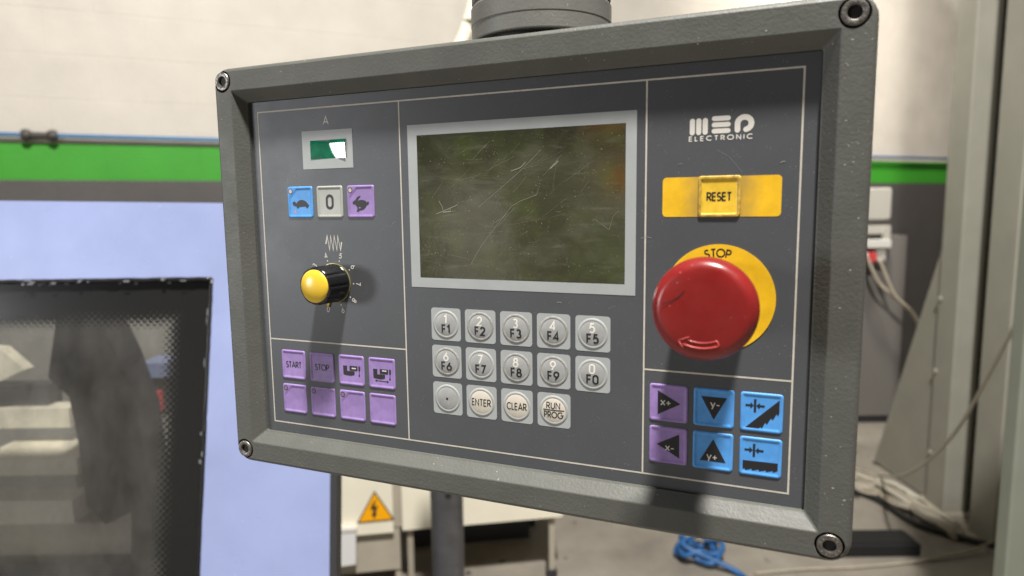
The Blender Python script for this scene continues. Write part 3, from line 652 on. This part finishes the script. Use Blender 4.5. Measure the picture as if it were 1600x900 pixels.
# distance from right edge (slanted) and from the top, in metres
sl = (g4[1][0] - g4[2][0]) / (g4[1][1] - g4[2][1])
dxr = mth('SUBTRACT', mth('MULTIPLY', gs.outputs[1], sl), gs.outputs[0]); dyt = mth('MULTIPLY', gs.outputs[1], -1)
dd = mth('MINIMUM', dxr, dyt)
B0, B1 = .046, .082
grad = N.new('ShaderNodeMapRange'); grad.inputs[1].default_value = B0; grad.inputs[2].default_value = B1; K.new(dd, grad.inputs[0])
mp = N.new('ShaderNodeMapping'); mp.inputs['Rotation'].default_value = (0, 0, PI / 4); K.new(tc.outputs['Object'], mp.inputs[0])
q2 = N.new('ShaderNodeSeparateXYZ'); K.new(mp.outputs[0], q2.inputs[0]); PIT = 2 * PI / .0074
sx_ = mth('SINE', mth('MULTIPLY', q2.outputs[0], PIT)); sy_ = mth('SINE', mth('MULTIPLY', q2.outputs[1], PIT))
dots = mth('MULTIPLY_ADD', mth('ADD', sx_, sy_), .25, .5)
cl_ = N.new('ShaderNodeMapRange'); cl_.inputs[1].default_value = -.04; cl_.inputs[2].default_value = .04; K.new(mth('ADD', grad.outputs[0], mth('MULTIPLY_ADD', dots, .96, -.98)), cl_.inputs[0]); clear = cl_.outputs[0]
# streaky film of grime
ns = N.new('ShaderNodeTexNoise'); ns.inputs['Scale'].default_value = 1; ns.inputs['Detail'].default_value = 8; ns.inputs['Roughness'].default_value = .65
m3 = N.new('ShaderNodeMapping'); m3.inputs['Scale'].default_value = (12, 7, 8); K.new(tc.outputs['Object'], m3.inputs[0]); K.new(m3.outputs[0], ns.inputs['Vector'])
film = N.new('ShaderNodeMapRange'); film.inputs[1].default_value = .35; film.inputs[2].default_value = .75; film.inputs[3].default_value = .15; film.inputs[4].default_value = .5; K.new(ns.outputs[0], film.inputs[0])
tr = N.new('ShaderNodeBsdfTransparent'); tr.inputs[0].default_value = (.88, .88, .86, 1); df = N.new('ShaderNodeBsdfDiffuse'); df.inputs[0].default_value = (.125, .12, .112, 1); gl = N.new('ShaderNodeBsdfGlossy'); gl.inputs['Roughness'].default_value = .08
fr = N.new('ShaderNodeFresnel'); fr.inputs[0].default_value = 1.5
mA = N.new('ShaderNodeMixShader'); K.new(film.outputs[0], mA.inputs[0]); K.new(tr.outputs[0], mA.inputs[1]); K.new(df.outputs[0], mA.inputs[2])
mB = N.new('ShaderNodeMixShader'); K.new(fr.outputs[0], mB.inputs[0]); K.new(mA.outputs[0], mB.inputs[1]); K.new(gl.outputs[0], mB.inputs[2])
gb.inputs['Base Color'].default_value = (.012, .012, .012, 1); gb.inputs['Roughness'].default_value = .22
mC = N.new('ShaderNodeMixShader'); K.new(clear, mC.inputs[0]); K.new(gb.outputs[0], mC.inputs[1]); K.new(mB.outputs[0], mC.inputs[2])
K.new(mC.outputs[0], N['Material Output'].inputs['Surface'])
# black sealant squeezed out along the window's edge
random.seed(3)
def seal(p, q, n):
    pts = []
    for i in range(n + 1):
        b_ = p.lerp(q, i / n); pts.append(Vector(sp(b_ + FN * random.uniform(-.002, -.0004) + ga * random.uniform(-.0006, .0002) * (1 if abs((q - p).z) > .2 else 0) + gu * random.uniform(-.0006, .0002) * (0 if abs((q - p).z) > .2 else 1))))
    return pts
mk('sealant', *tube(seal(inner[1], inner[2], 60), .0035, 6), M['gasket'], saw, smooth=2)
mk('sealant', *tube(seal(inner[3], inner[2], 50), .0035, 6), M['gasket'], saw, smooth=2)
flake = mat('paint_flake', (.13, .135, .15), .6)
for i in range(46):
    t = random.random(); top = i < 26
    b_ = inner[3].lerp(inner[2], .35 + .6 * t) if top else inner[1].lerp(inner[2], .45 + .5 * t)
    b_ = b_ + (gu if top else ga) * random.uniform(-.006, .001) + FN * (-.0085 if random.random() < .5 else .004)
    sx_f, sy_f = (random.uniform(.002, .009), random.uniform(.0008, .0025)) if top else (random.uniform(.0008, .002), random.uniform(.002, .010))
    pts = [b_ + ga * sx_f * math.cos(k) * random.uniform(.6, 1) + gu * sy_f * math.sin(k) * random.uniform(.6, 1) for k in (0, 1, 2, 3.1, 4.2, 5.3)]
    flat('paint_flake', [sp(q) for q in pts], [tuple(range(6))], flake, saw, sc=1)
# edge trim and cabinet sides behind the door
e0, e1 = face(519, 319), face(512, 1310)
def quadbox(a, b, c, d, n_, t):
    q = [Vector(v) for v in (a, b, c, d)]; return [sp(v) for v in q] + [sp(v + n_ * t) for v in q], [(0, 1, 2, 3), (7, 6, 5, 4), (0, 4, 5, 1), (1, 5, 6, 2), (2, 6, 7, 3), (3, 7, 4, 0)]
R_ = Vector((1, 0, 0))
mk('edge_trim', *quadbox(e0 + FN * .001, e1 + FN * .001, e1 - FN * .03, e0 - FN * .03, R_, .0105), M['dark_frame'], saw)
bk = [(-1.35, 1.62, .55), (-.50, 1.62, .55), (-.50, 1.62, 1.45), (-1.35, 1.62, 1.45)]
mk('back_panel', *quadbox(*bk, Vector((0, 1, 0)), .02), M['inner_grey'], saw)
mk('base', *[[tuple(Vector(v) - SO) for v in box(-1.3, -.36, 1.0, 1.6, 0, .62)[0]], box(0, 1, 0, 1, 0, 1)[1]], M['lavender'], saw)
mk('side_panel', *quadbox(e1 - FN * .024 + Vector((-.02, 0, -.01)), (-.50, 1.6, .55), (-.50, 1.6, 1.42), e0 - FN * .024 + Vector((-.02, 0, -.05)), Vector((-1, 0, 0)), .01), M['inner_grey'], saw)
# what shows behind the glass, with shapes added in place of reflections
def inbox(name, u0, v0, u1, v1, y, dep, m):
    a, b = EYE + ray(u0, v0) * (y / ray(u0, v0).y), EYE + ray(u1, v1) * (y / ray(u1, v1).y)
    vs, fs = box(a.x, b.x, y, y + dep, min(a.z, b.z), max(a.z, b.z)); return mk(name, [sp(v) for v in vs], fs, m, saw)
inbox('vice_block', -40, 718, 122, 742, 1.33, .12, M['cream']); inbox('vice_block', -40, 742, 122, 784, 1.36, .10, M['inner_grey'])
inbox('vice_jaw', -40, 784, 116, 818, 1.30, .12, M['cream']); inbox('vice_bed', -80, 820, 250, 880, 1.34, .14, M['cream_dark'])
inbox('bed_rail', -80, 884, 300, 930, 1.30, .2, M['dark_frame']); inbox('chip_guard', -60, 640, 110, 668, 1.42, .05, M['cream'])
inbox('feed_beam', -60, 604, 75, 636, 1.44, .05, M['dark_steel'])
def inpoly(name, pts, y, dep, m):
    q = [EYE + ray(*p) * (y / ray(*p).y) for p in pts]; n = len(q)
    vs = [sp(v) for v in q] + [sp(v + Vector((0, dep, 0))) for v in q]
    mk(name, vs, [tuple(range(n)), tuple(range(2 * n - 1, n - 1, -1))] + [(i, (i + 1) % n, n + (i + 1) % n, n + i) for i in range(n)], m, saw)
inpoly('reflected_figure', [(75, 590), (88, 498), (150, 488), (185, 560), (215, 640), (238, 800), (245, 900), (205, 900), (205, 800), (165, 820), (135, 790), (122, 690), (108, 620)], 1.26, .08, M['dark_frame'])  # solid dark shape standing in for a figure's reflection in the glass
inpoly('cover_plate', [(-40, 540), (0, 545), (38, 578), (0, 596), (-40, 596)], 1.4, .03, M['cream'])
inbox('reflected_block', 216, 568, 262, 590, 1.36, .08, M['lavender']); inbox('reflected_block', 216, 591, 262, 648, 1.37, .06, M['dark_frame']); inbox('reflected_red', 240, 612, 254, 642, 1.355, .01, M['plug_red'])  # blocks built in place of coloured patches reflected in the glass

# ------------------------------------------------------------------ cream cabinets behind
zb = .30
def onz(u, v, z): r = ray(u, v); return EYE + r * ((z - EYE.z) / r.z)
c0, c1 = onz(629, 829, zb), onz(872, 808, zb); cdv = (c1 - c0).normalized(); cn = Vector((cdv.y, -cdv.x, 0))
def cab(name, label, s0, s1, z0, z1, dep, m, off=0):
    o = empty(name, c0 + cdv * (s0 + s1) / 2 - cn * dep / 2 - Vector((0, 0, c0.z)), label, 'cabinet')
    def add(nm, a, b, y0, y1, q0, q1, mt, bev=.0):
        vs, fs = box(a, b, y0, y1, q0, q1); mk(nm, [tuple(c0 + cdv * v[0] - cn * v[1] + Vector((0, 0, v[2] - c0.z)) - o.location) for v in vs], fs, mt, o)
    add('body', s0, s1, off, dep, z0, z1, m)
    return o, add
cA, addA = cab('switch_cabinet', 'long cream cabinet on thin legs behind the dark steel post', 0, (c1 - c0).length + .02, zb, 1.38, .6, M['cream'])
LN = (c1 - c0).length
for s_ in (.03, LN - .02):
    for d_ in (.03, .54): addA('leg', s_ - .012, s_ + .012, d_, d_ + .024, .05, zb, M['cream_dark']); addA('castor', s_ - .02, s_ + .02, d_ - .01, d_ + .04, 0, .05, M['dark_frame'])
addA('shade_board', .02, LN - .05, .40, .415, .01, zb, M['dark_frame'])  # dark board added so the space under the cabinet stays black
cB, addB = cab('electrical_cabinet', 'cream electrical cabinet carrying the orange warning triangle', -.55, -.036, zb - .004, 1.36, .35, M['cream'])
addB('shadow_gap', -.036, -.002, .03, .34, zb + .003, 1.35, M['cream_dark'])  # set-back strip, its darker colour carries the shade of the gap
addB('lower_box', -.40, -.012, .03, .34, .12, zb - .004, M['cream_dark']); addB('leg', -.034, -.012, .04, .06, 0, .12, M['cream_dark']); addB('leg', -.30, -.275, .04, .06, 0, .12, M['cream_dark'])
def hit_cab(u, v, d): r = ray(u, v); t = ((c0 + cn * d) - EYE).dot(cn) / r.dot(cn); return EYE + r * t
def signpoly(name, pts, d, m, parent, t=.002):
    q = [hit_cab(u, v, d) - parent.location if parent else hit_cab(u, v, d) for u, v in pts]; n = len(q)
    vs = [tuple(v) for v in q] + [tuple(v - cn * t) for v in q]
    return mk(name, vs, [tuple(range(n)), tuple(range(2 * n - 1, n - 1, -1))] + [(i, (i + 1) % n, n + (i + 1) % n, n + i) for i in range(n)], m, parent)
sgl = hit_cab(585, 800, .003)
sg = empty('warning_sign', sgl, 'orange triangular high voltage warning sign on the cream cabinet', 'sign')
signpoly('border', [(585, 767), (558, 817.5), (616.5, 812)], .004, M['black'], sg)
signpoly('face', [(585, 771), (561, 815.6), (613.2, 810.8)], .0055, M['warn'], sg, .001)
signpoly('lightning_bolt', [(588, 779), (581, 789), (578.5, 797), (584, 795.5), (582, 803), (580.5, 803), (584.5, 811), (589, 801.5), (586.6, 802), (590.5, 790), (584.5, 792)], .007, M['black'], sg, .001)
wt = empty('white_box', onz(540, 885, .1), 'small white box hanging on the beige lower cabinet', 'box')
signpoly('box_body', [(522, 833), (556, 831), (556, 882), (522, 887)], .03, mat('white_plastic', (.72, .72, .72), .5), wt, .05)
signpoly('box_lid', [(521, 828), (557, 826), (557, 831), (521, 833)], .034, M['white'], wt, .06)
# dark steel post
q = EYE + ray(701, 890) * (1.9 / ray(701, 890).y); pr_ = .047
post = empty('steel_post', (q.x, q.y, 0), 'dark bare steel post standing before the cream cabinet', 'post')
mk('tube', *loft([rr(pr_ * 2, pr_ * 2, .03, z, 6) for z in (.012, 1.33)]), M['dark_steel'], post, smooth=True)
mk('base_plate', *box(-.09, .09, -.09, .09, 0, .012), M['dark_steel'], post)
mk('top_cap', *box(-.05, .05, -.05, .05, 1.33, 1.345), M['dark_steel'], post)
for z in (.86, .78): mk('bolt', *tube([(0.01, -pr_ - .008, z), (0.01, -pr_ + .002, z)], .009, 8), M['cable_black'], post)

# ------------------------------------------------------------------ columns on the right
def column(name, label, x, y, wx, dy, h, m, group=None):
    o = empty(name, (x + wx / 2, y + dy / 2, 0), label, 'column', group)
    mk('shaft', *[[(v[0] - o.location.x, v[1] - o.location.y, v[2]) for v in box(x, x + wx, y, y + dy, .012, h, .006)[0]], box(x, x + wx, y, y + dy, .012, h, .006)[1]], m, o)
    mk('base_plate', *box(-wx / 2 - .05, wx / 2 + .05, -dy / 2 - .05, dy / 2 + .05, 0, .012), M['cream_dark'], o); return o
A_ = onz(1473, 803, 0); cA_ = column('steel_column', 'beige steel column with a sloping brace plate at its foot', A_.x, A_.y, .128, .15, 4.0, M['column'])
br = [(A_.x + .02, A_.y + .15, .012), (A_.x + .02, A_.y + .70, .012), (A_.x + .02, A_.y + .66, .10), (A_.x + .02, A_.y + .15, 1.42)]
mk('brace_plate', *[[tuple(Vector(v) - cA_.location) for v in br] + [tuple(Vector(v) - cA_.location + Vector((.014, 0, 0))) for v in br], [(0, 1, 2, 3), (7, 6, 5, 4), (0, 4, 5, 1), (1, 5, 6, 2), (2, 6, 7, 3), (3, 7, 4, 0)]], M['column'], cA_)
for z in (.28, .72, 1.1): mk('bolt', *tube([Vector((A_.x - .012, A_.y + .13, z)) - cA_.location, Vector((A_.x + .002, A_.y + .13, z)) - cA_.location], .014, 6), M['column'], cA_)
B_ = onz(1551, 858, 0); cB_ = column('steel_column', 'beige steel column close beside the braced column', B_.x, B_.y, .22, .17, 4.0, M['column'])
dk = mk('gap_shade_strip', *box(A_.x + .135, A_.x + .20, A_.y - .02, A_.y + .05, 0, 4.0, .003), M['shade_black']); tag(dk, 'black strip filling the dark gap between the two beige columns', 'gap strip')  # black box puts the shade of the column gap into its colour
q = EYE + ray(1578, 890) * (1.75 / ray(1578, 890).y)
gp = empty('side_machine', (q.x + .4, q.y + .04, 0), 'green grey machine guard panel standing right of the beige columns', 'machine')
mk('guard_sheet', *loft([rr(.8, .05, .006, z, 3) for z in (.06, 1.94)] + [rr(.79, .04, .006, 1.95, 3)]), M['greenpost'], gp)
mk('foot', *box(-.36, -.28, -.12, .12, 0, .06), M['greenpost'], gp); mk('foot', *box(.28, .36, -.12, .12, 0, .06), M['greenpost'], gp)

# ------------------------------------------------------------------ cables, hose, boxes on the floor
def cable(name, ctrl, r, m, label=None, parent=None, group=None, cat='cable'):
    o = mk(name, *tube(spline(ctrl, 7), r, 7), m, parent, smooth=2)
    if label: tag(o, label, cat, group)
    return o
def d_at(u, v, y): r = ray(u, v); return EYE + r * (y / r.y)
cable('power_cable', [d_at(1640, 400, 2.0), d_at(1598, 485, 2.1), d_at(1545, 585, 2.25), d_at(1500, 665, 2.4), d_at(1455, 715, 2.6), d_at(1410, 743, 2.9), onz(1370, 742, .02), onz(1325, 738, .02)], .0065, M['cable_pale'], 'pale cable hanging across the beige columns down to the floor')
cable('floor_cable', [onz(1180, 896, .01), onz(1260, 889, .01), onz(1340, 886, .01), onz(1440, 876, .01), onz(1510, 862, .02), onz(1570, 838, .05), onz(1640, 806, .1)], .006, M['cable'], 'thin grey cable lying across the floor before the columns')
cable('black_hose', [onz(1325, 764, .02), onz(1370, 780, .02), onz(1420, 812, .02), onz(1470, 830, .02), onz(1540, 850, .02), onz(1600, 862, .02)], .015, M['cable_black'], 'black hose lying along the bundle of grey cables')
bun = empty('cable_bundle', onz(1400, 775, 0), 'loose bundle of dusty grey cables on the floor by the column foot', 'cables')
random.seed(11)
for i in range(16):
    t = i / 15; ctrl = []
    for k, (u, v) in enumerate([(1318, 742), (1355, 752), (1395, 768), (1435, 795), (1478, 818), (1500, 832)]):
        pt = onz(u + random.uniform(-6, 6), v + (t - .5) * (30 - 3 * k) + random.uniform(-6, 6), .012 + .05 * random.random() * math.sin(PI * k / 5)); ctrl.append(pt - bun.location)
    cable('cable', ctrl, random.uniform(.006, .011), random.choice([M['cable'], M['cable'], M['cable_pale'], M['cream_dark']]), parent=bun)
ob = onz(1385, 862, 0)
blk = empty('shade_block', ob, 'low black block standing in for the shadowed floor before the cable bundle', 'block')  # shade on the floor given as a solid near-black block
mk('block_body', *box(-.24, .13, -.05, .09, 0, .06, .008), M['shade_black'], blk); mk('shade_block_top', *box(-.22, .11, -.04, .08, .06, .066), M['shade_black'], blk)
hc = onz(1092, 873, 0); ctrl = []
for i in range(27):
    a = i * 2 * PI / 10; r_ = .085 + .02 * math.sin(i * 1.7); ctrl.append(hc + Vector((r_ * math.cos(a), r_ * 1.1 * math.sin(a), .025 + .024 * (i / 10) + .012 * math.sin(i * 2.3))))
ctrl += [hc + Vector((.13, -.16, .02)), hc + Vector((.15, -.34, .018))]
cable('air_hose', ctrl, .012, M['hose'], 'coiled blue air hose lying on the concrete floor', cat='hose')
# grey cabinet and socket box by the wall
gq = onz(1362, 640, 0); gr = empty('floor_cabinet', (gq.x, gq.y, 0), 'dark grey cabinet against the dark part of the block wall', 'cabinet')
gy = 4.7; gx0, gx1 = (EYE + ray(1290, 500) * (gy / ray(1290, 500).y)).x, (EYE + ray(1410, 500) * (gy / ray(1410, 500).y)).x
vs, fs = box(gx0, gx1, gy, gy + .3, .06, 1.36); mk('body', [tuple(Vector(v) - gr.location) for v in vs], fs, M['cabinet_grey'], gr)
vs, fs = box(gx0 + .02, gx1 - .02, gy + .02, gy + .28, 0, .06); mk('plinth', [tuple(Vector(v) - gr.location) for v in vs], fs, M['dark_frame'], gr)
def wallbox(name, u0, v0, u1, v1, y, dep, m, par, b=.012):
    a, c = d_at(u0, v1, y), d_at(u1, v0, y); W_, H_ = c.x - a.x, c.z - a.z
    vs, fs = loft([rr(W_, H_, b, 0, 3), rr(W_, H_, b, dep * .8, 3), rr(W_ - b, H_ - b, b, dep, 3)])
    return mk(name, [(a.x + W_ / 2 + v[0] - par.location.x, y - v[2] + dep - par.location.y, a.z + H_ / 2 + v[1] - par.location.z) for v in vs], fs, m, par, smooth=True)
sb = empty('socket_box', d_at(1375, 320, 4.66), 'pale grey socket box with plugs above the dark grey cabinet', 'socket box')
wallbox('box_lid', 1340, 293, 1396, 345, 4.62, .08, M['socket'], sb, .02)
wallbox('plug', 1340, 352, 1392, 366, 4.62, .05, M['socket'], sb, .008); wallbox('plug', 1382, 352, 1393, 378, 4.60, .05, M['socket'], sb, .006)
wallbox('plug', 1355, 374, 1394, 388, 4.58, .05, mat('plug_white', (.60, .60, .56), .5), sb, .008); wallbox('plug', 1370, 388, 1386, 408, 4.6, .05, M['socket'], sb, .008)
wallbox('red_plug', 1350, 395, 1371, 410, 4.56, .05, M['plug_red'], sb, .008)
for k, (us, lab) in enumerate((([(1352, 395), (1372, 440), (1395, 462), (1425, 490), (1450, 540)], 'lower'), ([(1374, 405), (1388, 440), (1400, 464), (1428, 492), (1452, 545)], 'upper'))):
    cable('lead', [d_at(u, v, 4.55 - .02 * k - .005 * i) - sb.location for i, (u, v) in enumerate(us)], .012, M['cable'], parent=sb)
# pale conduit behind the arm
cdt = mk('wall_conduit', *tube(spline([d_at(700, 110, 2.6), d_at(728, 52, 2.6), d_at(742, 0, 2.6), d_at(752, -60, 2.6)], 8), .028, 12), M['cream'], smooth=2)
tag(cdt, 'pale slanting conduit behind the round collar of the support arm', 'conduit')

# ------------------------------------------------------------------ machines behind the viewer (they show as soft reflections in the screen)
def mach(name, label, cat, loc, parts):
    o = empty(name, loc, label, cat)
    for nm, b_, m in parts: mk(nm, *box(*b_), m, o)
mach('orange_machine', 'grey machine with small orange parts mirrored in the dark screen', 'machine', (-1.95, -2.5, 0), [
    ('upright', (-.35, .3, -.25, .15, 0, 1.55), M['greenpost']), ('head', (-.06, .06, -.1, .2, 1.68, 1.80), M['orange']), ('mast', (-.02, .03, -.1, 0, 1.55, 2.2), M['cabinet_grey']), ('beam', (-.4, .25, -.05, .0, 2.05, 2.10), M['orange']), ('guard', (-.04, .03, .16, .2, 1.22, 1.30), M['cream_dark'])])
mach('work_bench', 'pale work bench with boxes mirrored in the dark screen', 'bench', (-3.3, -2.0, 0), [
    ('top', (-.8, .8, -.4, .4, .85, .92), M['cream']), ('drawer_unit', (-.75, .75, -.38, .38, 0, .85), M['greenpost']), ('bin', (-.6, -.1, -.2, .3, .92, 1.4), M['cream_dark']), ('bin', (.1, .6, -.2, .3, .92, 1.75), M['socket'])])
mach('tall_cupboard', 'tall grey cupboard mirrored in the dark screen', 'cupboard', (-3.9, -3.6, 0), [
    ('carcass', (-.7, .9, -.3, .3, 0, 2.0), M['socket']), ('door', (-.68, .08, .3, .32, .1, 1.95), M['cream_dark']), ('door', (.1, .88, .3, .32, .1, 1.95), M['cream_dark'])])
